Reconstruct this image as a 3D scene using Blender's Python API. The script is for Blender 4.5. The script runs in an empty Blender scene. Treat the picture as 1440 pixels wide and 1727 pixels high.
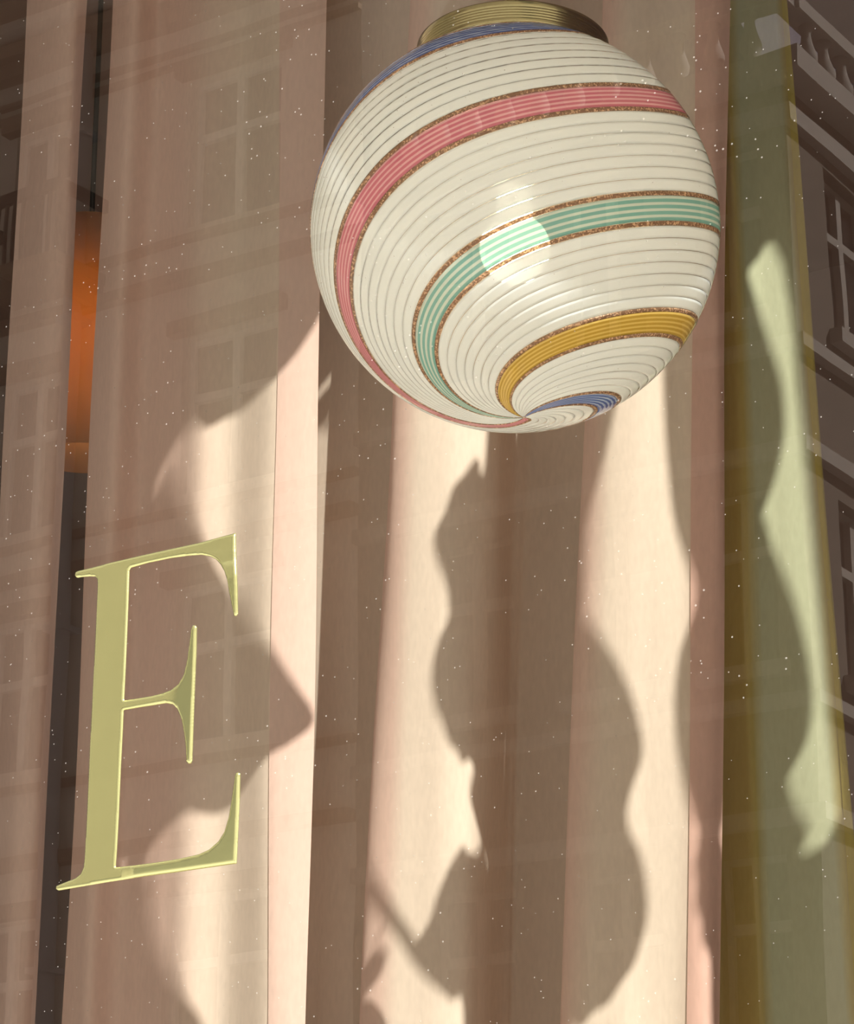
import bpy, bmesh, math, random
import numpy as np
from mathutils import Vector, Matrix
from mathutils.geometry import delaunay_2d_cdt

random.seed(7)
sc = bpy.context.scene
COL = sc.collection

# ------------------------------------------------------------------ camera
PITCH, YAW, FPX = math.radians(19.3), math.radians(33.0), 4800.0
fh = Vector((-math.sin(YAW), math.cos(YAW), 0))
FWD = fh * math.cos(PITCH) + Vector((0, 0, math.sin(PITCH)))
RGT = Vector((math.cos(YAW), math.sin(YAW), 0))
UPV = RGT.cross(FWD)
cam_d = bpy.data.cameras.new('camera')
cam_d.sensor_fit = 'HORIZONTAL'
cam_d.sensor_width = 36.0
cam_d.lens = FPX * 36.0 / 1440.0
cam_d.clip_start = 0.05
cam_d.clip_end = 400
cam = bpy.data.objects.new('camera', cam_d)
COL.objects.link(cam)
m = Matrix.Identity(4)
for i in range(3):
    m[i][0], m[i][1], m[i][2] = RGT[i], UPV[i], -FWD[i]
m[0][3], m[1][3], m[2][3] = 0.98206, -1.41046, 1.56371
cam.matrix_world = m
sc.camera = cam

# ------------------------------------------------------------------ light
SUN_AZ, SUN_EL = math.radians(55.0), math.radians(40.0)
SUN_DIR = Vector((-math.sin(SUN_AZ) * math.cos(SUN_EL), math.cos(SUN_AZ) * math.cos(SUN_EL), -math.sin(SUN_EL)))
world = bpy.data.worlds.new('sky')
sc.world = world
world.use_nodes = True
wn = world.node_tree
wn.nodes.clear()
wo = wn.nodes.new('ShaderNodeOutputWorld')
wb = wn.nodes.new('ShaderNodeBackground')
ws = wn.nodes.new('ShaderNodeTexSky')
ws.sky_type = 'NISHITA'
ws.sun_disc = False
ws.sun_elevation = SUN_EL
ws.sun_rotation = math.pi - SUN_AZ
ws.dust_density = 4.0
wmix = wn.nodes.new('ShaderNodeMixRGB')
wmix.inputs[0].default_value = 0.82
wmix.inputs[2].default_value = (4.8, 3.95, 3.1, 1)
wn.links.new(ws.outputs[0], wmix.inputs[1])
wn.links.new(wmix.outputs[0], wb.inputs[0])
wb.inputs[1].default_value = 0.09
wn.links.new(wb.outputs[0], wo.inputs[0])

sd = bpy.data.lights.new('sun', 'SUN')
sd.energy = 10.3
sd.angle = 0.0046
sd.color = (1.0, 0.95, 0.90)
sun = bpy.data.objects.new('sun', sd)
COL.objects.link(sun)
sun.location = (6, -6, 9)
sun.rotation_euler = SUN_DIR.to_track_quat('-Z', 'Y').to_euler()

sc.view_settings.view_transform = 'Standard'
sc.view_settings.look = 'None'
sc.view_settings.gamma = 1.0
sc.view_settings.use_curve_mapping = False
sc.view_settings.exposure = 0.0

# ------------------------------------------------------------------ material helpers
def new_mat(name):
    mt = bpy.data.materials.new(name)
    mt.use_nodes = True
    nt = mt.node_tree
    nt.nodes.clear()
    out = nt.nodes.new('ShaderNodeOutputMaterial')
    return mt, nt, out

def N(nt, typ, **kw):
    n = nt.nodes.new(typ)
    for k, v in kw.items():
        if k.startswith('i_'):
            key = k[2:]
            n.inputs[int(key) if key.isdigit() else key.replace('_', ' ')].default_value = v
        else:
            setattr(n, k, v)
    return n

def plain(name, col, rough=0.6, metal=0.0, noise=0.06, scale=8.0, bump=0.0, spec=0.5):
    mt, nt, out = new_mat(name)
    b = N(nt, 'ShaderNodeBsdfPrincipled')
    b.inputs['Roughness'].default_value = rough
    b.inputs['Metallic'].default_value = metal
    b.inputs['Specular IOR Level'].default_value = spec
    tc = N(nt, 'ShaderNodeTexCoord')
    nz = N(nt, 'ShaderNodeTexNoise', i_Scale=scale, i_Detail=5.0)
    nt.links.new(tc.outputs['Object'], nz.inputs['Vector'])
    rp = N(nt, 'ShaderNodeValToRGB')
    rp.color_ramp.elements[0].position = 0.25
    rp.color_ramp.elements[1].position = 0.75
    rp.color_ramp.elements[0].color = (*[max(0, c * (1 - noise)) for c in col], 1)
    rp.color_ramp.elements[1].color = (*[min(1, c * (1 + noise)) for c in col], 1)
    nt.links.new(nz.outputs[0], rp.inputs[0])
    nt.links.new(rp.outputs[0], b.inputs['Base Color'])
    if bump:
        bp = N(nt, 'ShaderNodeBump', i_Strength=bump, i_Distance=0.01)
        nt.links.new(nz.outputs[0], bp.inputs['Height'])
        nt.links.new(bp.outputs[0], b.inputs['Normal'])
    nt.links.new(b.outputs[0], out.inputs[0])
    return mt

def fabric(name, stops, transl=0.25):
    """sheer woven cloth; stops = colour bands set along the width (UV x)"""
    mt, nt, out = new_mat(name)
    uv = N(nt, 'ShaderNodeUVMap')
    sep = N(nt, 'ShaderNodeSeparateXYZ')
    nt.links.new(uv.outputs[0], sep.inputs[0])
    rp = N(nt, 'ShaderNodeValToRGB')
    cr = rp.color_ramp
    cr.elements[0].position, cr.elements[0].color = stops[0][0], (*stops[0][1], 1)
    cr.elements[1].position, cr.elements[1].color = stops[-1][0], (*stops[-1][1], 1)
    for p, c in stops[1:-1]:
        e = cr.elements.new(p)
        e.color = (*c, 1)
    nt.links.new(sep.outputs[0], rp.inputs[0])
    tc = N(nt, 'ShaderNodeTexCoord')
    w1 = N(nt, 'ShaderNodeTexNoise', i_Scale=260.0, i_Detail=2.0)
    mp = N(nt, 'ShaderNodeMapping')
    mp.inputs['Scale'].default_value = (1, 1, 0.35)
    nt.links.new(tc.outputs['Object'], mp.inputs[0])
    nt.links.new(mp.outputs[0], w1.inputs['Vector'])
    mx = N(nt, 'ShaderNodeMixRGB', blend_type='MULTIPLY')
    mx.inputs[0].default_value = 0.16
    nt.links.new(rp.outputs[0], mx.inputs[1])
    nt.links.new(w1.outputs[0], mx.inputs[2])
    bp = N(nt, 'ShaderNodeBump', i_Strength=0.12, i_Distance=0.001)
    nt.links.new(w1.outputs[0], bp.inputs['Height'])
    d = N(nt, 'ShaderNodeBsdfDiffuse')
    t = N(nt, 'ShaderNodeBsdfTranslucent')
    for n in (d, t):
        nt.links.new(mx.outputs[0], n.inputs['Color'])
        nt.links.new(bp.outputs[0], n.inputs['Normal'])
    ms = N(nt, 'ShaderNodeMixShader')
    ms.inputs[0].default_value = transl
    nt.links.new(d.outputs[0], ms.inputs[1])
    nt.links.new(t.outputs[0], ms.inputs[2])
    nt.links.new(ms.outputs[0], out.inputs[0])
    return mt

def glass_pane_mat():
    mt, nt, out = new_mat('window_glass')
    fr = N(nt, 'ShaderNodeFresnel', i_IOR=2.0)
    geo = N(nt, 'ShaderNodeNewGeometry')
    inv = N(nt, 'ShaderNodeMath', operation='SUBTRACT')
    inv.inputs[0].default_value = 1.0
    nt.links.new(geo.outputs['Backfacing'], inv.inputs[1])
    mul = N(nt, 'ShaderNodeMath', operation='MULTIPLY')
    nt.links.new(fr.outputs[0], mul.inputs[0])
    nt.links.new(inv.outputs[0], mul.inputs[1])
    tr = N(nt, 'ShaderNodeBsdfTransparent')
    tr.inputs[0].default_value = (0.97, 0.985, 0.965, 1)
    gl = N(nt, 'ShaderNodeBsdfGlossy')
    gl.inputs['Roughness'].default_value = 0.0
    # slightly wavy float glass
    tc = N(nt, 'ShaderNodeTexCoord')
    nz = N(nt, 'ShaderNodeTexNoise', i_Scale=7.0, i_Detail=1.0)
    nt.links.new(tc.outputs['Object'], nz.inputs['Vector'])
    bp = N(nt, 'ShaderNodeBump', i_Strength=0.05, i_Distance=0.002)
    nt.links.new(nz.outputs[0], bp.inputs['Height'])
    nt.links.new(bp.outputs[0], gl.inputs['Normal'])
    ms = N(nt, 'ShaderNodeMixShader')
    nt.links.new(mul.outputs[0], ms.inputs[0])
    nt.links.new(tr.outputs[0], ms.inputs[1])
    nt.links.new(gl.outputs[0], ms.inputs[2])
    # dust specks lying on the pane
    vo = N(nt, 'ShaderNodeTexVoronoi', i_Scale=150.0)
    nt.links.new(tc.outputs['Object'], vo.inputs['Vector'])
    big = N(nt, 'ShaderNodeTexNoise', i_Scale=9.0, i_Detail=2.0)
    nt.links.new(tc.outputs['Object'], big.inputs['Vector'])
    mr = N(nt, 'ShaderNodeMapRange')
    mr.inputs[1].default_value, mr.inputs[2].default_value = 0.45, 0.8
    mr.inputs[3].default_value, mr.inputs[4].default_value = 0.05, 0.13
    nt.links.new(big.outputs[0], mr.inputs[0])
    lt = N(nt, 'ShaderNodeMath', operation='LESS_THAN')
    nt.links.new(vo.outputs['Distance'], lt.inputs[0])
    nt.links.new(mr.outputs[0], lt.inputs[1])
    m2 = N(nt, 'ShaderNodeMath', operation='MULTIPLY')
    nt.links.new(lt.outputs[0], m2.inputs[0])
    nt.links.new(inv.outputs[0], m2.inputs[1])
    m3 = N(nt, 'ShaderNodeMath', operation='MULTIPLY')
    m3.inputs[1].default_value = 0.28
    nt.links.new(m2.outputs[0], m3.inputs[0])
    du = N(nt, 'ShaderNodeBsdfDiffuse')
    du.inputs[0].default_value = (0.9, 0.88, 0.82, 1)
    md = N(nt, 'ShaderNodeMixShader')
    nt.links.new(m3.outputs[0], md.inputs[0])
    nt.links.new(ms.outputs[0], md.inputs[1])
    nt.links.new(du.outputs[0], md.inputs[2])
    nt.links.new(md.outputs[0], out.inputs[0])
    return mt

def cane_mat(name, col, col2=None, lines=0, transl=0.45, clear=0.06, glitter=False, clear_col=None):
    """opal or coloured glass cane: milky body, polished surface, optional thin threads along its length"""
    mt, nt, out = new_mat(name)
    uv = N(nt, 'ShaderNodeUVMap')
    sep = N(nt, 'ShaderNodeSeparateXYZ')
    nt.links.new(uv.outputs[0], sep.inputs[0])
    tc = N(nt, 'ShaderNodeTexCoord')
    if glitter:
        vo = N(nt, 'ShaderNodeTexVoronoi', i_Scale=900.0)
        nt.links.new(tc.outputs['Object'], vo.inputs['Vector'])
        rp = N(nt, 'ShaderNodeValToRGB')
        rp.color_ramp.elements[0].color = (*col, 1)
        rp.color_ramp.elements[1].color = (*col2, 1)
        rp.color_ramp.elements[0].position = 0.55
        rp.color_ramp.elements[1].position = 0.95
        sx = N(nt, 'ShaderNodeSeparateXYZ')
        nt.links.new(vo.outputs['Color'], sx.inputs[0])
        nt.links.new(sx.outputs[0], rp.inputs[0])
    elif lines:
        mu = N(nt, 'ShaderNodeMath', operation='MULTIPLY')
        mu.inputs[1].default_value = lines * 2 * math.pi
        nt.links.new(sep.outputs[0], mu.inputs[0])
        sn = N(nt, 'ShaderNodeMath', operation='SINE')
        nt.links.new(mu.outputs[0], sn.inputs[0])
        nz = N(nt, 'ShaderNodeTexNoise', i_Scale=14.0)
        nt.links.new(tc.outputs['Object'], nz.inputs['Vector'])
        ad = N(nt, 'ShaderNodeMath', operation='ADD')
        nt.links.new(sn.outputs[0], ad.inputs[0])
        nt.links.new(nz.outputs[0], ad.inputs[1])
        rp = N(nt, 'ShaderNodeValToRGB')
        rp.color_ramp.elements[0].color = (*col, 1)
        rp.color_ramp.elements[1].color = (*col2, 1)
        rp.color_ramp.elements[0].position = 0.35
        rp.color_ramp.elements[1].position = 1.0
        nt.links.new(ad.outputs[0], rp.inputs[0])
    else:
        nz = N(nt, 'ShaderNodeTexNoise', i_Scale=20.0, i_Detail=3.0)
        nt.links.new(tc.outputs['Object'], nz.inputs['Vector'])
        rp = N(nt, 'ShaderNodeValToRGB')
        rp.color_ramp.elements[0].color = (*[c * 0.93 for c in col], 1)
        rp.color_ramp.elements[1].color = (*col, 1)
        nt.links.new(nz.outputs[0], rp.inputs[0])
    d = N(nt, 'ShaderNodeBsdfDiffuse')
    t = N(nt, 'ShaderNodeBsdfTranslucent')
    tr = N(nt, 'ShaderNodeBsdfTransparent')
    gl = N(nt, 'ShaderNodeBsdfGlossy')
    gl.inputs['Roughness'].default_value = 0.06 if not glitter else 0.25
    for n in (d, t, tr):
        nt.links.new(rp.outputs[0], n.inputs[0])
    if clear_col:
        for l in list(tr.inputs[0].links):
            nt.links.remove(l)
        tr.inputs[0].default_value = (*clear_col, 1)
    a = N(nt, 'ShaderNodeMixShader')
    a.inputs[0].default_value = transl
    nt.links.new(d.outputs[0], a.inputs[1])
    nt.links.new(t.outputs[0], a.inputs[2])
    b = N(nt, 'ShaderNodeMixShader')
    b.inputs[0].default_value = clear
    nt.links.new(a.outputs[0], b.inputs[1])
    nt.links.new(tr.outputs[0], b.inputs[2])
    fr = N(nt, 'ShaderNodeFresnel', i_IOR=1.5)
    c = N(nt, 'ShaderNodeMixShader')
    nt.links.new(fr.outputs[0], c.inputs[0])
    nt.links.new(b.outputs[0], c.inputs[1])
    nt.links.new(gl.outputs[0], c.inputs[2])
    nt.links.new(c.outputs[0], out.inputs[0])
    return mt

def emit_mat(name, col, strength):
    mt, nt, out = new_mat(name)
    e = N(nt, 'ShaderNodeEmission')
    e.inputs[0].default_value = (*col, 1)
    e.inputs[1].default_value = strength
    nt.links.new(e.outputs[0], out.inputs[0])
    return mt

def brass_mat(name, col, rough, bump=0.0, bscale=40.0, uvbump=False, metal=1.0):
    mt, nt, out = new_mat(name)
    b = N(nt, 'ShaderNodeBsdfPrincipled')
    b.inputs['Metallic'].default_value = metal
    tc = N(nt, 'ShaderNodeTexCoord')
    nz = N(nt, 'ShaderNodeTexNoise', i_Scale=bscale, i_Detail=4.0)
    nt.links.new(tc.outputs['Object'], nz.inputs['Vector'])
    rp = N(nt, 'ShaderNodeValToRGB')
    rp.color_ramp.elements[0].color = (*[c * 0.9 for c in col], 1)
    rp.color_ramp.elements[1].color = (*col, 1)
    nt.links.new(nz.outputs[0], rp.inputs[0])
    nt.links.new(rp.outputs[0], b.inputs['Base Color'])
    b.inputs['Roughness'].default_value = rough
    if bump:
        bp = N(nt, 'ShaderNodeBump', i_Strength=bump, i_Distance=0.002)
        nt.links.new(nz.outputs[0], bp.inputs['Height'])
        nt.links.new(bp.outputs[0], b.inputs['Normal'])
        if uvbump:
            uv = N(nt, 'ShaderNodeUVMap')
            sx = N(nt, 'ShaderNodeSeparateXYZ')
            nt.links.new(uv.outputs[0], sx.inputs[0])
            b2 = N(nt, 'ShaderNodeBump', i_Strength=1.0, i_Distance=1.0)
            nt.links.new(sx.outputs[0], b2.inputs['Height'])
            nt.links.new(bp.outputs[0], b2.inputs['Normal'])
            nt.links.new(b2.outputs[0], b.inputs['Normal'])
    nt.links.new(b.outputs[0], out.inputs[0])
    return mt

# ------------------------------------------------------------------ object helpers
def tag(o, label=None, cat=None, group=None, kind=None):
    if label: o['label'] = label
    if cat: o['category'] = cat
    if group: o['group'] = group
    if kind: o['kind'] = kind
    return o

def link(name, me, mat, parent=None, smooth=False):
    o = bpy.data.objects.new(name, me)
    COL.objects.link(o)
    if mat is not None and not me.materials:
        me.materials.append(mat)
    if smooth:
        for p in me.polygons:
            p.use_smooth = True
    if parent is not None:
        o.parent = parent
    return o

def empty(name, loc):
    o = bpy.data.objects.new(name, None)
    o.location = loc
    COL.objects.link(o)
    return o

class MB:
    """collects verts and faces for one mesh"""
    def __init__(self):
        self.v, self.f = [], []
    def box(self, x0, x1, y0, y1, z0, z1):
        b = len(self.v)
        self.v += [(x0, y0, z0), (x1, y0, z0), (x1, y1, z0), (x0, y1, z0), (x0, y0, z1), (x1, y0, z1), (x1, y1, z1), (x0, y1, z1)]
        self.f += [tuple(b + i for i in q) for q in ((0, 3, 2, 1), (4, 5, 6, 7), (0, 1, 5, 4), (1, 2, 6, 5), (2, 3, 7, 6), (3, 0, 4, 7))]
        return self
    def quad(self, a, b, c, d):
        n = len(self.v)
        self.v += [a, b, c, d]
        self.f.append((n, n + 1, n + 2, n + 3))
        return self
    def tube(self, pts, r, seg=10):
        pts = [Vector(p) for p in pts]
        b0 = len(self.v)
        for i, p in enumerate(pts):
            d = (pts[min(i + 1, len(pts) - 1)] - pts[max(i - 1, 0)]).normalized()
            a = d.orthogonal().normalized()
            if abs(d.z) < 0.95:
                a = d.cross(Vector((0, 0, 1))).normalized()
            c = d.cross(a)
            rr = r[i] if isinstance(r, (list, tuple)) else r
            for k in range(seg):
                t = 2 * math.pi * k / seg
                self.v.append(tuple(p + (a * math.cos(t) + c * math.sin(t)) * rr))
        for i in range(len(pts) - 1):
            for k in range(seg):
                self.f.append((b0 + i * seg + k, b0 + i * seg + (k + 1) % seg, b0 + (i + 1) * seg + (k + 1) % seg, b0 + (i + 1) * seg + k))
        self.f.append(tuple(b0 + k for k in reversed(range(seg))))
        e = b0 + (len(pts) - 1) * seg
        self.f.append(tuple(e + k for k in range(seg)))
        return self
    def lathe(self, prof, seg=64, closed=False):
        b0 = len(self.v)
        n = len(prof)
        for r, z in prof:
            for k in range(seg):
                t = 2 * math.pi * k / seg
                self.v.append((r * math.cos(t), r * math.sin(t), z))
        for i in range(n if closed else n - 1):
            j = (i + 1) % n
            for k in range(seg):
                self.f.append((b0 + i * seg + k, b0 + i * seg + (k + 1) % seg, b0 + j * seg + (k + 1) % seg, b0 + j * seg + k))
        return self
    def mesh(self, name):
        me = bpy.data.meshes.new(name)
        me.from_pydata(self.v, [], self.f)
        bm = bmesh.new()
        bm.from_mesh(me)
        bmesh.ops.recalc_face_normals(bm, faces=bm.faces)
        bm.to_mesh(me)
        bm.free()
        me.update()
        return me
    def build(self, name, mat, parent=None, smooth=False):
        return link(name, self.mesh(name), mat, parent, smooth)

# ------------------------------------------------------------------ materials
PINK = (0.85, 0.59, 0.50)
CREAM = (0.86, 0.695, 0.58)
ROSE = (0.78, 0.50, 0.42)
M = {
    'glass': glass_pane_mat(),
    'plaster_in': plain('interior_plaster', (0.44, 0.32, 0.29), 0.8),
    'floor': plain('oak_floor', (0.30, 0.22, 0.15), 0.5),
    'shopfront': plain('shopfront_paint', (0.45, 0.38, 0.34), 0.5),
    'frame': plain('frame_paint', (0.16, 0.13, 0.12), 0.4),
    'asphalt': plain('asphalt', (0.22, 0.21, 0.20), 0.9, noise=0.15, scale=3),
    'paving': plain('paving_stone', (0.50, 0.48, 0.45), 0.85, noise=0.1, scale=3),
    'brass': brass_mat('brushed_brass', (0.80, 0.66, 0.34), 0.24),
    'gold': brass_mat('gold_leaf', (0.96, 0.98, 0.46), 0.20, bump=0.05, bscale=60, uvbump=True, metal=0.86),
    'base_glass': cane_mat('smoky_clear_glass', (0.42, 0.34, 0.28), transl=0.25, clear=0.40, clear_col=(1.0, 0.92, 0.80)),
    'white': cane_mat('opal_white_glass', (0.80, 0.86, 0.95), transl=0.42, clear=0.012),
    'pink': cane_mat('pink_glass', (0.56, 0.17, 0.25), (0.74, 0.42, 0.48), 5, transl=0.4, clear=0.08),
    'teal': cane_mat('teal_glass', (0.22, 0.46, 0.45), (0.60, 0.70, 0.68), 4, transl=0.4, clear=0.06),
    'amber': cane_mat('amber_glass', (0.50, 0.33, 0.06), (0.72, 0.52, 0.16), 5, transl=0.4, clear=0.08),
    'blue': cane_mat('blue_glass', (0.06, 0.11, 0.38), (0.35, 0.44, 0.72), 5, transl=0.4, clear=0.06),
    'copper': cane_mat('aventurine_glass', (0.30, 0.17, 0.11), (0.85, 0.55, 0.36), glitter=True, transl=0.25, clear=0.05),
    'bulb': emit_mat('lit_bulb', (1.0, 0.91, 0.72), 68.0),
    'porcelain': plain('porcelain', (0.8, 0.78, 0.72), 0.3),
    'leaf': plain('leaf_green', (0.10, 0.20, 0.07), 0.5, noise=0.2, scale=14),
    'twig': plain('twig_brown', (0.20, 0.13, 0.08), 0.8, noise=0.2, scale=30),
    'mirror_dark': plain('dark_green_reflected', (0.03, 0.045, 0.03), 0.5),  # dark green chosen so the letter's arms mirror something dark
    'iron': plain('black_iron', (0.03, 0.03, 0.03), 0.5),
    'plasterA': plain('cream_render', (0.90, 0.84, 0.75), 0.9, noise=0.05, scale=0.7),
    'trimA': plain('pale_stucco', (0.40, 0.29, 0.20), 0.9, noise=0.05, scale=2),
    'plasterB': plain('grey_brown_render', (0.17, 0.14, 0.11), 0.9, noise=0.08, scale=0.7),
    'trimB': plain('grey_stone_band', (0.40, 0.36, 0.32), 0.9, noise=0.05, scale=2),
    'plasterC': plain('ochre_render', (0.66, 0.48, 0.38), 0.9, noise=0.06, scale=0.7),
    'winframe': plain('white_window_paint', (0.86, 0.84, 0.82), 0.5),
    'pane': plain('dark_window_pane', (0.045, 0.04, 0.04), 0.12, noise=0.2, scale=1.0),
    'slate': plain('roof_slate', (0.16, 0.14, 0.19), 0.6, noise=0.15, scale=3),
    'zinc': plain('zinc_pipe', (0.55, 0.57, 0.60), 0.45),
}

# ------------------------------------------------------------------ the setting
WX0, WX1, WZ0, WZ1 = -1.45, 1.95, 0.45, 3.95     # shop window opening
def struct(o):
    o['kind'] = 'structure'
    return o

struct(MB().box(-6, 6, 0.0, 4.2, -0.12, 0.0).build('floor', M['floor']))
struct(MB().box(-3.2, 3.2, 0.02, 4.2, 4.2, 4.32).build('ceiling', M['plaster_in']))
struct(MB().box(-3.2, 3.2, 4.0, 4.2, 0.0, 4.2).build('wall_back', M['plaster_in']))
struct(MB().box(-3.2, -3.05, 0.3, 4.0, 0.0, 4.2).build('wall_left', M['plaster_in']))
struct(MB().box(3.05, 3.2, 0.3, 4.0, 0.0, 4.2).build('wall_right', M['plaster_in']))
wf = MB()
wf.box(-6, WX0, -0.02, 0.28, 0, 9).box(WX1, 6, -0.02, 0.28, 0, 9)
wf.box(WX0, WX1, -0.02, 0.28, 0, WZ0).box(WX0, WX1, -0.02, 0.28, WZ1, 9)
struct(wf.build('wall_front', M['shopfront']))
fr = MB()
fr.box(WX0, WX0 + 0.05, -0.015, 0.06, WZ0, WZ1).box(WX1 - 0.05, WX1, -0.015, 0.06, WZ0, WZ1)
fr.box(WX0 + 0.05, WX1 - 0.05, -0.015, 0.06, WZ0, WZ0 + 0.06).box(WX0 + 0.05, WX1 - 0.05, -0.015, 0.06, WZ1 - 0.04, WZ1)
win = struct(fr.build('window_1', M['frame']))
tag(win, 'tall shop window with a clear reflecting pane', 'window')
pane = MB().box(WX0 + 0.05, WX1 - 0.05, 0.0, 0.010, WZ0 + 0.06, WZ1 - 0.04).build('pane', M['glass'], win)

struct(MB().box(-40, 25, -3.0, -0.02, -0.12, 0.0).build('pavement', M['paving']))
struct(MB().box(-40, 25, -17.0, -3.0, -0.25, -0.13).build('road', M['asphalt']))
struct(MB().box(-40, 25, -20.0, -17.0, -0.12, 0.0).build('pavement', M['paving']))
struct(MB().box(-60, 40, -60.0, -20.0, -0.3, -0.14).build('road', M['asphalt']))

# ------------------------------------------------------------------ curtains
# plan knots: x at 2.0 m height, x at 2.8 m height, depth behind the pane
PANEL_STRIP = [(-0.9783, -0.9807, 0.768), (-0.9406, -0.9412, 0.748), (-0.9107, -0.9047, 0.736), (-0.8927, -0.8865, 0.742), (-0.8912, -0.8845, 0.758)]
PANEL_LEFT = [(-0.8644, -0.8572, 0.768), (-0.8367, -0.8305, 0.748), (-0.8033, -0.7968, 0.735), (-0.787, -0.7814, 0.765), (-0.7246, -0.7266, 0.745), (-0.6851, -0.686, 0.733), (-0.6461, -0.6471, 0.742), (-0.5907, -0.5963, 0.728), (-0.5651, -0.5651, 0.732), (-0.548, -0.5429, 0.742)]
PANEL_MID = [(-0.6623, -0.6626, 0.835), (-0.6303, -0.6279, 0.83), (-0.5968, -0.5828, 0.822), (-0.568, -0.5295, 0.815), (-0.4537, -0.4128, 0.812), (-0.4477, -0.4068, 0.8), (-0.4617, -0.4208, 0.765), (-0.4697, -0.4288, 0.73), (-0.4677, -0.4268, 0.714), (-0.4532, -0.4139, 0.703), (-0.4312, -0.3918, 0.699), (-0.4047, -0.3669, 0.702), (-0.3803, -0.3443, 0.708), (-0.3633, -0.3307, 0.722), (-0.3616, -0.3283, 0.745), (-0.3723, -0.3361, 0.782), (-0.377, -0.3386, 0.812), (-0.3595, -0.3144, 0.825), (-0.2388, -0.1841, 0.822), (-0.2328, -0.1781, 0.805), (-0.2468, -0.1921, 0.765), (-0.2548, -0.2001, 0.72), (-0.2528, -0.1981, 0.704), (-0.2423, -0.1868, 0.694), (-0.2206, -0.1658, 0.69), (-0.1915, -0.1462, 0.694), (-0.1677, -0.1278, 0.702), (-0.1429, -0.1085, 0.708), (-0.125, -0.0903, 0.708), (-0.1141, -0.0765, 0.712), (-0.1098, -0.0712, 0.722)]
PANEL_OLIVE = [(-0.201, -0.1588, 0.805), (-0.1771, -0.1403, 0.815), (-0.1594, -0.1289, 0.82), (-0.1356, -0.1209, 0.812), (-0.117, -0.112, 0.806), (-0.1075, -0.1028, 0.812), (-0.0881, -0.0906, 0.818), (-0.0643, -0.076, 0.82), (-0.0457, -0.0632, 0.821), (-0.0334, -0.055, 0.82), (-0.0232, -0.0468, 0.819)]
CZ0, CZ1 = 0.02, 3.60

def cr_eval(P, t):
    n = len(P) - 1
    i = min(int(t), n - 1)
    u = t - i
    p0, p1, p2, p3 = P[max(i - 1, 0)], P[i], P[i + 1], P[min(i + 2, n)]
    return tuple(0.5 * (2 * b + (c - a) * u + (2 * a - 5 * b + 4 * c - d) * u * u + (3 * b - a - 3 * c + d) * u ** 3) for a, b, c, d in zip(p0, p1, p2, p3))

def curtain_xy(knots, t, z):
    a, b, y = cr_eval(knots, t)
    s = (z - 2.0) / 0.8
    s = max(-0.6, min(1.6, s))
    return a + (b - a) * s + 0.0012 * math.sin(z * 9 + t * 2.1), y + 0.0016 * math.sin(z * 6.3 + t * 1.3)

def curtain_mesh(name, knots, t0, t1, per=8, off=0.0, z0=CZ0, z1=CZ1, rows=120):
    n = max(2, int((t1 - t0) * per) + 1)
    ts = [t0 + (t1 - t0) * i / (n - 1) for i in range(n)]
    vs, fs, uvs = [], [], []
    for r in range(rows + 1):
        z = z0 + (z1 - z0) * r / rows
        row = [curtain_xy(knots, t, z) for t in ts]
        for i, (x, y) in enumerate(row):
            if off:
                a, b = row[max(i - 1, 0)], row[min(i + 1, n - 1)]
                dx, dy = b[0] - a[0], b[1] - a[1]
                L = math.hypot(dx, dy) or 1
                x, y = x + dy / L * off, y - dx / L * off
            vs.append((x, y, z))
            uvs.append((ts[i] / (len(knots) - 1), z))
    for r in range(rows):
        for i in range(n - 1):
            fs.append((r * n + i, r * n + i + 1, (r + 1) * n + i + 1, (r + 1) * n + i))
    me = bpy.data.meshes.new(name)
    me.from_pydata(vs, [], fs)
    ul = me.uv_layers.new(name='UVMap')
    for lp in me.loops:
        ul.data[lp.index].uv = uvs[lp.vertex_index]
    me.update()
    return me

ns, nl, nm, no = len(PANEL_STRIP) - 1, len(PANEL_LEFT) - 1, len(PANEL_MID) - 1, len(PANEL_OLIVE) - 1
mat_left = fabric('peach_voile', [(0.0, PINK), (4 / nl, PINK), (6 / nl, CREAM), (8.6 / nl, CREAM), (9.3 / nl, PINK), (1.0, PINK)])  # pink near the right edge paints in the grazing-angle and doubled-cloth tint
mat_mid = fabric('cream_voile', [(0.0, CREAM), (6 / nm, CREAM), (8 / nm, PINK), (9.6 / nm, PINK), (10.4 / nm, CREAM), (16 / nm, CREAM), (20 / nm, CREAM), (22 / nm, PINK), (23.2 / nm, PINK), (24.2 / nm, CREAM), (27 / nm, CREAM), (1.0, PINK)])  # pink at the fold edges: grazing-angle tint painted into the cloth
OLIVE = (0.32, 0.26, 0.14)
mat_olive = fabric('olive_voile', [(0.0, OLIVE), (3 / no, (0.42, 0.33, 0.13)), (4.4 / no, (0.44, 0.34, 0.12)), (5.2 / no, (0.48, 0.48, 0.33)), (8.3 / no, (0.48, 0.48, 0.33)), (9.0 / no, (0.46, 0.38, 0.16)), (1.0, (0.48, 0.38, 0.15))], 0.08)
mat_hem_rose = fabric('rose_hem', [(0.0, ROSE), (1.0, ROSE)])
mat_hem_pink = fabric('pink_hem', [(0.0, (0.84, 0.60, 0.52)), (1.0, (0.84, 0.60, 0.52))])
mat_hem_olive = fabric('gold_hem', [(0.0, (0.50, 0.40, 0.12)), (1.0, (0.50, 0.40, 0.12))])

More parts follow.
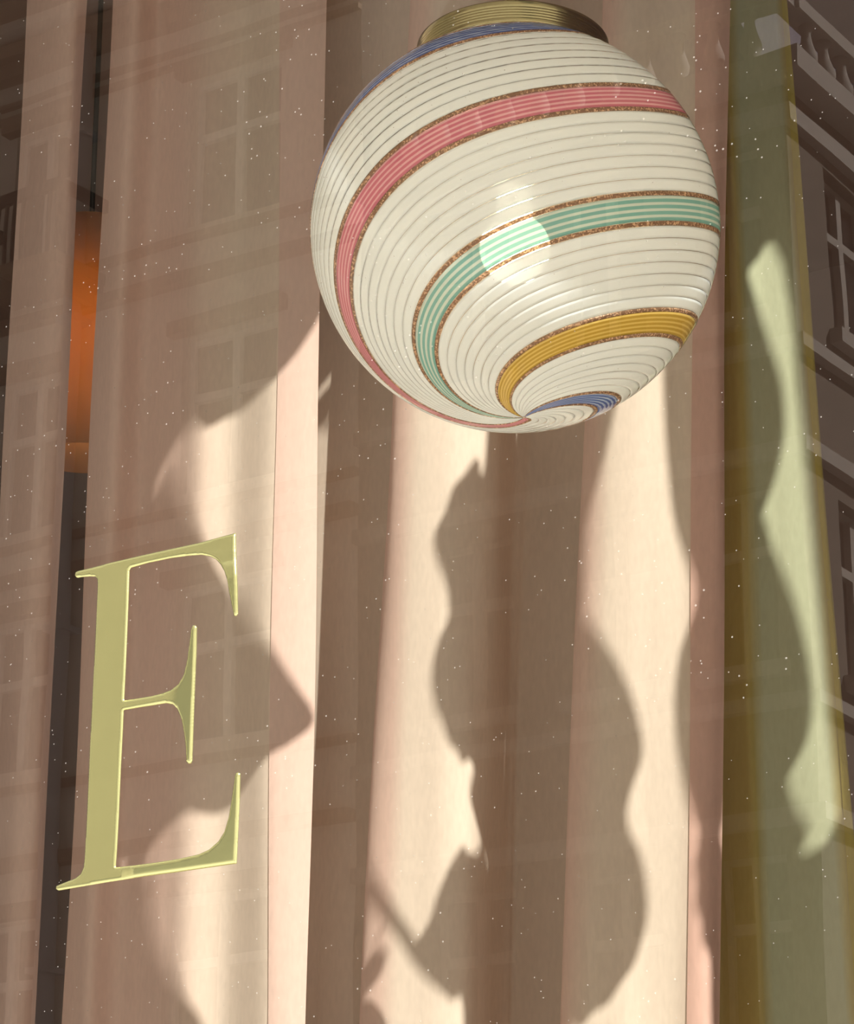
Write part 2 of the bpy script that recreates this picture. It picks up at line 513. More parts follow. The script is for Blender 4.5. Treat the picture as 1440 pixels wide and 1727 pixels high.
c0 = link('curtain', curtain_mesh('curtain', PANEL_STRIP, 0, ns), mat_hem_pink, smooth=True)
tag(c0, 'narrow sheer peach curtain left of the dark gap, at the far left edge', 'curtain', 'sheer curtains behind the shop window')
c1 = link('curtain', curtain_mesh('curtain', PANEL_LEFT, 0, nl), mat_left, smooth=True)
tag(c1, 'sheer peach pink curtain hanging behind the golden letter E', 'curtain', 'sheer curtains behind the shop window')
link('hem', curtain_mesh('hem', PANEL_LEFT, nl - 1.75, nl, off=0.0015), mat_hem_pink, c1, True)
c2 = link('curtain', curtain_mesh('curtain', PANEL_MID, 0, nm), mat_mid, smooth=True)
tag(c2, 'deeply folded cream pink curtain hanging below and behind the globe lamp', 'curtain', 'sheer curtains behind the shop window')
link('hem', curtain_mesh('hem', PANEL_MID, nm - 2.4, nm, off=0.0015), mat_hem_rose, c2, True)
c3 = link('curtain', curtain_mesh('curtain', PANEL_OLIVE, 0, no), mat_olive, smooth=True)
tag(c3, 'sheer olive green curtain right of the globe lamp', 'curtain', 'sheer curtains behind the shop window')
link('hem', curtain_mesh('hem', PANEL_OLIVE, no - 0.8, no, off=0.0015), mat_hem_olive, c3, True)

rod = empty('curtain_rod', (0, 0.77, 3.64))
MB().tube([(-1.2, 0, 0), (0.2, 0, 0)], 0.014, 16).build('rod', M['brass'], rod, True)
for x in (-1.15, 0.15):
    MB().tube([(x, 0, 0), (x, 0, 0.56)], 0.008, 10).build('bracket', M['brass'], rod, True)
for x in (-1.2, 0.2):
    MB().lathe([(0.0, -0.025), (0.016, -0.02), (0.024, 0), (0.016, 0.02), (0.0, 0.025)], 16).build('finial', M['brass'], rod, True).location = (x, 0, 0)
tag(rod, 'brass curtain rod above the sheer curtains', 'curtain rod')

# ------------------------------------------------------------------ globe lamp
LC = Vector((0.0, 0.22, 2.45))
GR = 0.15
SW = [-364.14, 257.79, -56.02, 25.45, -2.1, -5.86, -36.13, 10.81, -3.74, 41.67, 5.99, -7.74, 28.21, -29.9]
AX = np.array([-0.04093885, 0.00532377, 0.99914747])
E1 = np.cross([0, 1, 0], AX); E1 /= np.linalg.norm(E1)
E2 = np.cross(AX, E1)

def swirl(u, th):
    """point direction on the globe for band coordinate u (deg) at angle th (deg) from the bottom pole"""
    T = np.asarray(th, float) / 90
    tgt = u + sum(SW[i] * T ** i for i in range(6))
    def Fn(ph):
        P = np.radians(ph)
        w = (SW[6] + SW[8] * T + SW[12] * T * T) * np.cos(P) + (SW[7] + SW[9] * T + SW[13] * T * T) * np.sin(P) + SW[10] * np.cos(2 * P) + SW[11] * np.sin(2 * P)
        return ph - w
    lo, hi = tgt - 140, tgt + 140
    for _ in range(40):
        mid = (lo + hi) / 2
        big = Fn(mid) > tgt
        hi = np.where(big, mid, hi)
        lo = np.where(big, lo, mid)
    ph = np.radians((lo + hi) / 2)
    tr = np.radians(th)
    return np.outer(np.sin(tr) * np.cos(ph), E1) + np.outer(np.sin(tr) * np.sin(ph), E2) - np.outer(np.cos(tr), AX)

TH_TOP = 151.5
def band_mesh(name, u0, u1, r, nu=4, nth=110, th0=0.6, inner=None):
    ths = th0 + (TH_TOP - th0) * (np.arange(nth + 1) / nth)
    rows = []
    us = [u0 + (u1 - u0) * i / nu for i in range(nu + 1)]
    for i, u in enumerate(us):
        d = swirl(u, ths)
        e = 1.0 - 2.0 * i / nu
        rr = r - (0.00006 * e ** 8)           # rounded cane edges
        rows.append(d * rr)
    vs, fs, uv = [], [], []
    inn = inner or (r - 0.0008)
    cols = [rows[0] * (inn / np.linalg.norm(rows[0], axis=1, keepdims=True))] + rows + [rows[-1] * (inn / np.linalg.norm(rows[-1], axis=1, keepdims=True))]
    uu = [0.0] + [i / nu for i in range(nu + 1)] + [1.0]
    nc = len(cols)
    for j in range(nth + 1):
        for c in range(nc):
            vs.append(tuple(cols[c][j]))
            uv.append((uu[c], j / nth))
    for j in range(nth):
        for c in range(nc - 1):
            fs.append((j * nc + c, j * nc + c + 1, (j + 1) * nc + c + 1, (j + 1) * nc + c))
    me = bpy.data.meshes.new(name)
    me.from_pydata(vs, [], fs)
    ul = me.uv_layers.new(name='UVMap')
    for lp in me.loops:
        ul.data[lp.index].uv = uv[lp.vertex_index]
    me.update()
    return me

lamp = empty('globe_lamp', LC)
tag(lamp, 'white swirled glass globe lamp with pink, teal, amber and blue bands under a brass collar', 'lamp')
# clear base globe carrying the canes
prof = []
for k in range(61):
    t = math.radians(TH_TOP * k / 60)
    prof.append((max(1e-4, (GR - 0.0008) * math.sin(t)), -(GR - 0.0008) * math.cos(t)))
gb = MB().lathe(prof, 96)
globe = gb.build('glass_globe', M['base_glass'], lamp, True)
globe['label'] = 'swirled white glass globe with coloured bands'
# bands in order round the globe: blue 0, pink 90, teal 180, amber 270
for k, key in enumerate(('blue', 'pink', 'teal', 'amber')):
    c = 90.0 * k
    o = link(key + '_band', band_mesh(key + '_band', c - 9.3, c + 9.3, GR + 0.0002, nu=8), M[key], globe, True)
    o['label'] = {'blue': 'blue glass band with pale threads', 'pink': 'pink glass band with pale threads', 'teal': 'teal green glass band with pale threads', 'amber': 'amber glass band with pale threads'}[key]
    for s in (-1, 1):
        a, b = sorted((c + s * 9.7, c + s * 12.8))
        o = link('copper_line', band_mesh('copper_line', a, b, GR + 0.0003, nu=3), M['copper'], globe, True)
        o['label'] = 'glittering copper line'
    n = 7
    w = (90 - 2 * 13.2) / n
    for j in range(n):
        a = c + 13.2 + j * w
        link('white_cane', band_mesh('white_cane', a + 0.24, a + w - 0.24, GR, nu=4), M['white'], globe, True)
# brass collar with fine ribs
cp = [(0.066, 0.1315), (0.0712, 0.1315), (0.0722, 0.1325), (0.0722, 0.1345)]
zz = 0.1345
for i in range(5):
    cp += [(0.0722, zz + 0.0003), (0.0716, zz + 0.0009), (0.0716, zz + 0.0012), (0.0722, zz + 0.0018)]
    zz += 0.0022
cp += [(0.0722, 0.1485), (0.0714, 0.1495), (0.060, 0.1502), (0.030, 0.1515), (0.018, 0.155), (0.015, 0.165), (0.012, 0.172), (0.0005, 0.173)]
collar = MB().lathe(cp, 128).build('collar', M['brass'], lamp, True)
collar['label'] = 'ribbed brass collar'
MB().tube([(0, 0, 0.168), (0, 0, 1.72)], 0.006, 14).build('rod', M['brass'], lamp, True)
MB().lathe([(0.0005, 1.705), (0.02, 1.707), (0.05, 1.72), (0.055, 1.735), (0.055, 1.75), (0.0005, 1.75)], 48).build('ceiling_rose', M['brass'], lamp, True)
MB().lathe([(0.0005, 0.03), (0.017, 0.032), (0.019, 0.06), (0.019, 0.1), (0.014, 0.115), (0.010, 0.152), (0.0005, 0.152)], 32).build('socket', M['porcelain'], lamp, True)
bp = [(0.0005, -0.042)]
for k in range(1, 13):
    t = math.radians(k * 12.5)
    bp.append((0.026 * math.sin(t), -0.016 - 0.026 * math.cos(t)))
bp += [(0.0135, 0.02), (0.0125, 0.031), (0.0005, 0.0315)]
bulb = MB().lathe(bp, 32).build('bulb', M['bulb'], lamp, True)
bulb['label'] = 'glowing warm light bulb'

# ------------------------------------------------------------------ golden letter on the pane
E_OUTLINE = [(-0.2181, 2.1634), (-0.2155, 2.1639), (-0.2033, 2.1641), (-0.1861, 2.1648), (-0.1642, 2.1651), (-0.1405, 2.1652), (-0.1133, 2.1651), (-0.0941, 2.166), (-0.083, 2.1664), (-0.0822, 2.1501), (-0.0805, 2.129), (-0.0796, 2.1106), (-0.0807, 2.1094), (-0.0826, 2.1095), (-0.0851, 2.1187), (-0.0872, 2.127), (-0.089, 2.1353), (-0.0915, 2.1418), (-0.0945, 2.1467), (-0.0984, 2.1509), (-0.1033, 2.1539), (-0.111, 2.1565), (-0.1227, 2.1579), (-0.1364, 2.1588), (-0.156, 2.1589), (-0.1699, 2.1582), (-0.1712, 2.1567), (-0.1711, 2.1334), (-0.1712, 2.1075), (-0.1714, 2.0849), (-0.1717, 2.0663), (-0.16, 2.066), (-0.1483, 2.0658), (-0.1387, 2.0664), (-0.132, 2.0677), (-0.1263, 2.0708), (-0.1227, 2.0757), (-0.1201, 2.0848), (-0.1186, 2.0957), (-0.1174, 2.1066), (-0.1162, 2.1085), (-0.1143, 2.1086), (-0.1129, 2.1071), (-0.1127, 2.0915), (-0.1131, 2.0679), (-0.1134, 2.0445), (-0.1136, 2.0174), (-0.1145, 2.0159), (-0.1164, 2.0158), (-0.1182, 2.0173), (-0.119, 2.0267), (-0.1207, 2.0363), (-0.123, 2.0459), (-0.1267, 2.0535), (-0.1306, 2.0573), (-0.1365, 2.0592), (-0.148, 2.0594), (-0.1597, 2.0597), (-0.1718, 2.0598), (-0.1719, 2.0452), (-0.1724, 2.0217), (-0.1726, 1.9905), (-0.1731, 1.9674), (-0.1736, 1.9549), (-0.159, 1.9544), (-0.14, 1.9542), (-0.1212, 1.9544), (-0.1063, 1.9554), (-0.098, 1.9575), (-0.0908, 1.9619), (-0.0863, 1.9674), (-0.0833, 1.976), (-0.0814, 1.9863), (-0.0798, 1.9968), (-0.0787, 2.0039), (-0.0771, 2.0049), (-0.0749, 2.0037), (-0.0749, 1.9855), (-0.0756, 1.963), (-0.0762, 1.9459), (-0.0949, 1.9459), (-0.1246, 1.9459), (-0.1491, 1.9462), (-0.1817, 1.9459), (-0.2051, 1.9454), (-0.2208, 1.9451), (-0.2232, 1.9463), (-0.2229, 1.9483), (-0.2151, 1.95), (-0.2073, 1.9514), (-0.2026, 1.9539), (-0.2002, 1.9583), (-0.1997, 1.966), (-0.1993, 1.9939), (-0.1991, 2.0412), (-0.1985, 2.0892), (-0.1981, 2.1298), (-0.198, 2.1512), (-0.1986, 2.1551), (-0.2003, 2.1571), (-0.205, 2.1582), (-0.2122, 2.159), (-0.2167, 2.1593), (-0.2186, 2.1611)]

def dist_to_outline(P, poly):
    A = np.array(poly)
    B = np.roll(A, -1, axis=0)
    d = B - A
    L2 = (d * d).sum(1)
    best = np.full(len(P), 1e9)
    for a, dd, l in zip(A, d, L2):
        t = np.clip(((P - a) @ dd) / max(l, 1e-12), 0, 1)
        q = a + t[:, None] * dd
        best = np.minimum(best, np.hypot(*(P - q).T))
    return best

def inside(P, poly):
    A = np.array(poly)
    r = np.zeros(len(P), bool)
    j = len(A) - 1
    for i in range(len(A)):
        xi, yi = A[i]
        xj, yj = A[j]
        c = ((yi > P[:, 1]) != (yj > P[:, 1])) & (P[:, 0] < (xj - xi) * (P[:, 1] - yi) / ((yj - yi) or 1e-12) + xi)
        r ^= c
        j = i
    return r

def relief(name, poly, step, height_fn):
    """closed low relief slab standing on the y=0 face: poly in (x, z), height towards -y"""
    dense = []
    for i, a in enumerate(poly):
        b = poly[(i + 1) % len(poly)]
        n = max(1, int(math.hypot(b[0] - a[0], b[1] - a[1]) / step))
        dense += [(a[0] + (b[0] - a[0]) * k / n, a[1] + (b[1] - a[1]) * k / n) for k in range(n)]
    A = np.array(dense)
    gx = np.arange(A[:, 0].min(), A[:, 0].max(), step)
    gz = np.arange(A[:, 1].min(), A[:, 1].max(), step)
    G = np.array([(x + (step / 2 if j % 2 else 0), z) for j, z in enumerate(gz) for x in gx])
    G = G[inside(G, dense)]
    G = G[dist_to_outline(G, poly) > step * 0.5]
    pts = [Vector(p) for p in dense] + [Vector(p) for p in G]
    v2, _, f2, _, _, _ = delaunay_2d_cdt(pts, [], [list(range(len(dense)))], 1, 1e-7)
    P = np.array([tuple(v) for v in v2])
    d = dist_to_outline(P, poly)
    h = height_fn(P, d)
    vs = [(p[0], -hh, p[1]) for p, hh in zip(P, h)]
    me = bpy.data.meshes.new(name)
    me.from_pydata(vs, [], f2)
    bm = bmesh.new()
    bm.from_mesh(me)
    be = [e for e in bm.edges if e.is_boundary]
    ex = bmesh.ops.extrude_edge_only(bm, edges=be)
    for g in ex['geom']:
        if isinstance(g, bmesh.types.BMVert):
            g.co.y = -0.00002
    bmesh.ops.recalc_face_normals(bm, faces=bm.faces)
    bm.to_mesh(me)
    bm.free()
    return me

def letter_height(P, d):
    x, z = P[:, 0], P[:, 1]
    stem = np.clip((-0.150 - x) / 0.022, 0, 1)               # stem and left serifs are flat
    top = np.clip((z - 2.1535) / 0.004, 0, 1) * np.clip((-0.085 - x) / 0.01, 0, 1)
    flat = np.maximum(stem, top)
    w = 0.0018 * (1 - flat) + 0.0012 * flat
    t = np.clip(d / w, 0, 1)
    hmax = 0.0011 * (1 - flat) + 0.0008 * flat
    h = 0.0004 + hmax * np.sqrt(np.clip(1 - (1 - t) ** 2, 0, 1))
    return h

def letter_warp(P):
    # gentle waviness of the foil: the arms lean towards the street
    x, z = P[:, 0], P[:, 1]
    arm = np.clip((x + 0.1375) / 0.012, 0, 1)
    mid = arm * ((z > 2.01) & (z < 2.112) & (x < -0.1))
    low = np.clip((x + 0.168) / 0.01, 0, 1) * ((z < 2.006))
    top = np.clip((2.148 - z) / 0.012, 0, 1) * (x > -0.1) * (z > 2.1)
    return 0.17 * (mid * (z - 2.06) + low * (z - 1.96) + 0.8 * top * (z - 2.13))

em = relief('golden_letter', E_OUTLINE, 0.0011, letter_height)
ul = em.uv_layers.new(name='UVMap')
_P = np.array([(v.co.x, v.co.z) for v in em.vertices])
_w = letter_warp(_P)
for lp in em.loops:
    ul.data[lp.index].uv = (_w[lp.vertex_index], 0)
eo = link('golden_letter', em, M['gold'], smooth=True)
tag(eo, 'golden metallic serif capital letter E fixed on the shop window glass', 'letter')

# ------------------------------------------------------------------ added vine outside above the window, leaves shaped to shade curtains and lamp
# each leaf: distance in front of the pane, outline in (x, z)
SHADE_LEAVES = [
    (-0.115, [(0.6795, 3.531), (0.6436, 3.5533), (0.6042, 3.593), (0.579, 3.6677), (0.5406, 3.7101), (0.5162, 3.7553), (0.4987, 3.8304), (0.4732, 3.8398), (0.459, 3.8656), (0.4192, 3.9133), (0.3055, 3.9415), (0.172, 3.9322), (0.0936, 3.8233), (0.0907, 3.6551), (0.1802, 3.4937), (0.3408, 3.4289), (0.4551, 3.4564), (0.5353, 3.4458), (0.602, 3.4665), (0.6449, 3.4916)]) ,
    (-0.195, [(0.5319, 4.1382), (0.5721, 4.0829), (0.5904, 4.0343), (0.5915, 3.9876), (0.5817, 3.9389), (0.5345, 3.9169), (0.492, 3.9643), (0.4726, 4.0564)]) ,
    (-0.175, [(0.573, 3.5153), (0.5775, 3.4779), (0.584, 3.4315), (0.5965, 3.3868), (0.6132, 3.3502), (0.6417, 3.3276), (0.6705, 3.2415), (0.599, 3.1526), (0.4442, 3.1519), (0.2772, 3.235), (0.1963, 3.421), (0.209, 3.5633), (0.3215, 3.6057), (0.4425, 3.5774), (0.528, 3.5507)]) ,
    (-0.145, [(0.4965, 3.9425), (0.5154, 3.9001), (0.5477, 3.9047), (0.574, 3.8835), (0.6091, 3.9055), (0.6353, 3.9071), (0.6563, 3.908), (0.684, 3.9351), (0.7054, 3.9648), (0.7251, 3.9969), (0.7498, 4.0495), (0.8212, 4.0966), (0.9131, 4.0948), (0.9761, 4.3034), (0.9078, 4.5124), (0.6923, 4.5181), (0.4882, 4.4683), (0.3274, 4.4527), (0.1674, 4.3652), (0.1159, 4.214), (0.1916, 4.0513), (0.3318, 3.9551), (0.4109, 3.9084)]) ,
    (-0.12, [(0.8747, 3.8922), (0.875, 3.7947), (0.8704, 3.7359), (0.8611, 3.7141), (0.8553, 3.7268), (0.8334, 3.6959), (0.8161, 3.6739), (0.8062, 3.6486), (0.7956, 3.6306), (0.7912, 3.6164), (0.7957, 3.5978), (0.8048, 3.5821), (0.8105, 3.5638), (0.8097, 3.5438), (0.7991, 3.5247), (0.792, 3.5035), (0.7901, 3.4824), (0.7945, 3.4606), (0.8042, 3.4445), (0.8123, 3.4308), (0.8244, 3.4279), (0.832, 3.4217), (0.8423, 3.4338), (0.8544, 3.4368), (0.8458, 3.4069), (0.8558, 3.3968), (0.8819, 3.3986), (0.9131, 3.4269), (0.9419, 3.4937), (0.9483, 3.5855), (0.9654, 3.6446), (0.9867, 3.7363), (0.989, 3.8628), (0.9215, 3.9484)]) ,
    (-0.165, [(1.0039, 3.598), (1.0088, 3.569), (1.0225, 3.541), (1.04, 3.5183), (1.0532, 3.4964), (1.0629, 3.4755), (1.0683, 3.4564), (1.0666, 3.438), (1.0561, 3.4147), (1.0485, 3.3923), (1.051, 3.3751), (1.0623, 3.3609), (1.0698, 3.3404), (1.072, 3.3111), (1.0652, 3.287), (1.053, 3.2597), (1.037, 3.2401), (1.0245, 3.2225), (1.0071, 3.2125), (0.9911, 3.1969), (0.974, 3.2146), (0.9569, 3.262), (0.9524, 3.3668), (0.9604, 3.5002), (0.9798, 3.5632)]) ,
    (-0.13, [(0.8963, 3.4187), (0.8773, 3.386), (0.854, 3.3619), (0.849, 3.3653), (0.8281, 3.3346), (0.813, 3.3049), (0.8033, 3.28), (0.7911, 3.2596), (0.814, 3.2356), (0.8455, 3.2336), (0.8531, 3.2069), (0.8506, 3.1237), (0.8864, 3.0959), (0.9281, 3.118), (0.9288, 3.1441), (0.9311, 3.2968), (0.9142, 3.3784)]) ,
    (-0.125, [(1.0455, 3.7811), (1.0464, 3.7357), (1.0472, 3.6907), (1.0503, 3.647), (1.0562, 3.6044), (1.0664, 3.5761), (1.0744, 3.5563), (1.0767, 3.5371), (1.0714, 3.5151), (1.0603, 3.4907), (1.0533, 3.463), (1.0504, 3.4361), (1.0514, 3.4048), (1.0571, 3.3685), (1.0652, 3.3387), (1.0726, 3.3247), (1.0851, 3.3111), (1.1094, 3.3592), (1.1249, 3.461), (1.1322, 3.5667), (1.1398, 3.6751), (1.1412, 3.8457), (1.1398, 4.0249), (1.1364, 4.2201), (1.0077, 4.2667), (0.9285, 4.2502), (0.9323, 4.0731), (0.9973, 3.9294), (1.042, 3.8726)]) ,
    (-0.185, [(1.16, 3.4183), (1.1549, 3.3987), (1.1502, 3.3801), (1.1521, 3.3624), (1.1496, 3.347), (1.1565, 3.3336), (1.1566, 3.3187), (1.1676, 3.3133), (1.1692, 3.3002), (1.1685, 3.2716), (1.172, 3.2477), (1.1934, 3.2361), (1.2126, 3.3028), (1.2055, 3.3936), (1.1847, 3.4319)]) ,
    (-0.14, [(1.2893, 4.1083), (1.2827, 4.0938), (1.2782, 4.0805), (1.2594, 4.0572), (1.262, 4.0438), (1.2693, 4.0256), (1.2787, 4.0009), (1.2879, 3.9747), (1.2948, 3.951), (1.2966, 3.9242), (1.2941, 3.8943), (1.2834, 3.8586), (1.2739, 3.8357), (1.2642, 3.8163), (1.2444, 3.7917), (1.2286, 3.8126), (1.203, 3.8578), (1.1972, 3.9599), (1.2077, 4.0794), (1.2269, 4.1681), (1.2573, 4.1971), (1.297, 4.1953), (1.3016, 4.1512)]) ,
    (-0.1, [(1.2072, 3.7601), (1.2174, 3.7306), (1.2281, 3.7058), (1.2381, 3.6799), (1.2466, 3.6492), (1.2526, 3.6188), (1.2541, 3.5911), (1.2507, 3.5637), (1.2431, 3.5427), (1.2316, 3.5261), (1.2264, 3.5143), (1.2326, 3.4918), (1.2411, 3.4774), (1.244, 3.4665), (1.2381, 3.4572), (1.2423, 3.4487), (1.2593, 3.454), (1.2777, 3.4712), (1.3169, 3.452), (1.3188, 3.2993), (1.2931, 3.2274), (1.189, 3.2255), (1.133, 3.2749), (1.1235, 3.4224), (1.1311, 3.6409), (1.1473, 3.7524), (1.1755, 3.786)]) ,
    (-0.155, [(1.3109, 4.1321), (1.3244, 4.0986), (1.3296, 4.0681), (1.3339, 4.0255), (1.3351, 3.9774), (1.337, 3.9417), (1.3388, 3.8945), (1.341, 3.8363), (1.3444, 3.7674), (1.3471, 3.7109), (1.3485, 3.6552), (1.3521, 3.6167), (1.3548, 3.584), (1.3546, 3.5624), (1.3478, 3.5478), (1.3575, 3.525), (1.3855, 3.5153), (1.4244, 3.6143), (1.4344, 3.7739), (1.4107, 3.9475), (1.3759, 4.0614), (1.3434, 4.1584)]) ,
    (-0.2, [(0.8604, 3.2436), (0.8497, 3.2863), (0.8213, 3.3125), (0.781, 3.3246), (0.7295, 3.3217), (0.6673, 3.2992), (0.5998, 3.2576), (0.5337, 3.2038), (0.4715, 3.1427), (0.4161, 3.0757), (0.3744, 3.0069), (0.3512, 2.9434), (0.3444, 2.8888), (0.3512, 2.8437), (0.3744, 2.8121), (0.4161, 2.8006), (0.4715, 2.8097), (0.5337, 2.8342), (0.5998, 2.8712), (0.6673, 2.9224), (0.7295, 2.9854), (0.781, 3.0533), (0.8213, 3.1209), (0.8497, 3.1861)]) ,  # added blocker that keeps the sun off the globe lamp
]
TWIG = [(0.7315, 3.3717), (0.7496, 3.3258), (0.7669, 3.2963), (0.7868, 3.276), (0.8022, 3.2596), (0.8232, 3.2452), (0.8493, 3.2391)]
STEM_A = [(1.1929, 4.2383), (1.1609, 4.061), (1.1232, 3.8732), (0.9997, 3.8797), (0.922, 3.8438), (0.9146, 3.7678)]
STEM_B = [(0.9502, 3.9103), (0.8284, 3.989), (0.728, 4.0524), (0.5299, 4.1017), (0.3732, 4.0157), (0.3518, 3.8185), (0.3829, 3.5582), (0.3743, 3.4373), (0.3814, 3.3179)]
STEM_C = [(1.1232, 3.8732), (1.1242, 3.6614), (1.1159, 3.4466), (1.1176, 3.3427), (1.1219, 3.2414)]
STEM_D = [(0.9276, 3.7326), (0.9509, 3.5904), (0.9423, 3.4372), (0.9407, 3.3306), (0.921, 3.2182)]
STEM_E = [(1.2441, 4.1452), (1.2182, 3.9675), (1.2115, 3.7924), (1.2109, 3.6233), (1.2439, 3.4313), (1.343, 3.3952), (1.3628, 3.5477), (1.3583, 3.765)]
BUDS = [(0.7517, 3.2491), (0.779, 4.0447)]

def smooth_loop(P, sub=3):
    out = []
    n = len(P)
    for i in range(n):
        p0, p1, p2, p3 = P[i - 1], P[i], P[(i + 1) % n], P[(i + 2) % n]
        for k in range(sub):
            u = k / sub
            out.append(tuple(0.5 * (2 * b + (c - a) * u + (2 * a - 5 * b + 4 * c - d) * u * u + (3 * b - a - 3 * c + d) * u ** 3) for a, b, c, d in zip(p0, p1, p2, p3)))
    return out

def leaf_mesh(name, poly):
    """a leaf blade 1.5 mm thick, gently cupped, outline in (x, z) about the blade's centre"""
    poly = smooth_loop(poly)
    pts = [Vector(p) for p in poly]
    A = np.array(poly)
    step = 0.02
    G = np.array([(x, z) for x in np.arange(A[:, 0].min(), A[:, 0].max(), step) for z in np.arange(A[:, 1].min(), A[:, 1].max(), step)])
    G = G[inside(G, poly)]
    if len(G):
        G = G[dist_to_outline(G, poly) > 0.008]
    v2, _, f2, _, _, _ = delaunay_2d_cdt(pts + [Vector(p) for p in G], [], [list(range(len(pts)))], 1, 1e-7)
    P = np.array([tuple(v) for v in v2])
    d = dist_to_outline(P, poly)
    bulge = -0.006 * np.minimum(d / 0.05, 1.0) ** 0.8
    n = len(P)
    vs = [(p[0], b - 0.0007, p[1]) for p, b in zip(P, bulge)] + [(p[0], b + 0.0007, p[1]) for p, b in zip(P, bulge)]
    fs = [tuple(f) for f in f2] + [tuple(reversed([i + n for i in f])) for f in f2]
    cnt = {}
    for f in f2:
        for i in range(len(f)):
            a, b = f[i], f[(i + 1) % len(f)]
            cnt[(a, b)] = 1
    for (a, b) in list(cnt):
        if (b, a) not in cnt:
            fs.append((b, a, a + n, b + n))
    me = bpy.data.meshes.new(name)
    me.from_pydata(vs, [], fs)
    bm = bmesh.new()
    bm.from_mesh(me)
    bmesh.ops.recalc_face_normals(bm, faces=bm.faces)
    bm.to_mesh(me)
    bm.free()
    return me

HOOK = Vector((1.19, -0.14, 4.30))
vine = empty('shadow_vine', HOOK)
tag(vine, 'added unseen vine outside above the window, its leaves shaped to cast the shadows on the curtains', 'vine')
def rel(x, y, z):
    return (x - HOOK.x, y - HOOK.y, z - HOOK.z)
for yl, poly in SHADE_LEAVES:
    cx = sum(p[0] for p in poly) / len(poly)
    cz = sum(p[1] for p in poly) / len(poly)
    o = link('leaf', leaf_mesh('leaf', [(x - cx, z - cz) for x, z in poly]), M['leaf'], vine, True)
    o.location = rel(cx, yl, cz)
for path, r in ((STEM_A, 0.0035), (STEM_B, 0.003), (STEM_C, 0.003), (STEM_D, 0.003), (STEM_E, 0.003), (TWIG, 0.0042)):
    pts = smooth_loop(path + path[::-1], 4)[:len(path) * 4 - 3]
    MB().tube([rel(x, -0.138, z) for x, z in pts], r, 8).build('stem', M['twig'], vine, True)
for (x, z), r in zip(BUDS, (0.010, 0.012)):
    b = MB().lathe([(0.0004, -r * 1.4), (r * 0.7, -r * 0.9), (r, 0), (r * 0.75, r * 0.9), (0.0004, r * 1.5)], 14).build('bud', M['leaf'], vine, True)
    b.location = rel(x, -0.14, z)
# petioles tying stray leaves and buds to the stems
def petiole(a, b):
    MB().tube([rel(*a), rel((a[0] + b[0]) / 2, (a[1] + b[1]) / 2, (a[2] + b[2]) / 2 + 0.01), rel(*b)], 0.0012, 6).build('petiole', M['twig'], vine, True)
petiole((BUDS[0][0], -0.14, BUDS[0][1]), (TWIG[2][0], -0.138, TWIG[2][1]))
petiole((BUDS[1][0], -0.14, BUDS[1][1]), (STEM_B[2][0], -0.138, STEM_B[2][1]))
lc = SHADE_LEAVES[-1]
lp0 = min(lc[1])
petiole((lp0[0] + 0.01, lc[0], lp0[1]), (STEM_B[-1][0], -0.138, STEM_B[-1][1]))
# iron bracket holding the added vine on the shop wall
br = MB().tube([rel(1.19, -0.02, 4.42), rel(1.19, -0.10, 4.43), rel(1.19, -0.17, 4.42)], 0.006, 10)
br.tube([rel(1.19, -0.14, 4.42), rel(1.19, -0.14, 4.23)], 0.003, 8)
br.build('bracket', M['iron'], vine, True)

# ------------------------------------------------------------------ pendant in the shop, seen through the gaps beside the curtain
pend = empty('pendant_lamp', (-1.595, 1.62, 3.03))
tag(pend, 'slim orange glowing pendant lamp in the shop, seen through the gap beside the left curtain', 'lamp')
mo, nto, oo = new_mat('orange_silk_shade')
_d = N(nto, 'ShaderNodeBsdfDiffuse'); _t = N(nto, 'ShaderNodeBsdfTranslucent'); _m = N(nto, 'ShaderNodeMixShader')
_tc = N(nto, 'ShaderNodeTexCoord'); _nz = N(nto, 'ShaderNodeTexNoise', i_Scale=12.0); _rp = N(nto, 'ShaderNodeValToRGB')
_rp.color_ramp.elements[0].color = (0.80, 0.42, 0.16, 1); _rp.color_ramp.elements[1].color = (0.90, 0.52, 0.22, 1)
nto.links.new(_tc.outputs['Object'], _nz.inputs['Vector']); nto.links.new(_nz.outputs[0], _rp.inputs[0])
nto.links.new(_rp.outputs[0], _d.inputs[0]); nto.links.new(_rp.outputs[0], _t.inputs[0])
_m.inputs[0].default_value = 0.6
nto.links.new(_d.outputs[0], _m.inputs[1]); nto.links.new(_t.outputs[0], _m.inputs[2]); nto.links.new(_m.outputs[0], oo.inputs[0])
MB().lathe([(0.064, 0.0), (0.066, 0.0), (0.066, 0.37), (0.064, 0.37)], 48, closed=True).build('lamp_shade', mo, pend, True)
MB().lathe([(0.0005, 0.03), (0.010, 0.032), (0.012, 0.04), (0.012, 0.30), (0.010, 0.31), (0.0005, 0.312)], 24).build('bulb', emit_mat('pendant_bulb', (1.0, 0.80, 0.5), 5.0), pend, True)
MB().tube([(0, 0, 0.24), (0, 0, 1.17)], 0.004, 8).build('cord', M['iron'], pend, True)
sp = MB()
for k in range(3):
    t = 2 * math.pi * k / 3
    sp.tube([(0, 0, 0.36), (0.065 * math.cos(t), 0.065 * math.sin(t), 0.36)], 0.002, 6)
sp.build('shade_ring', M['iron'], pend)

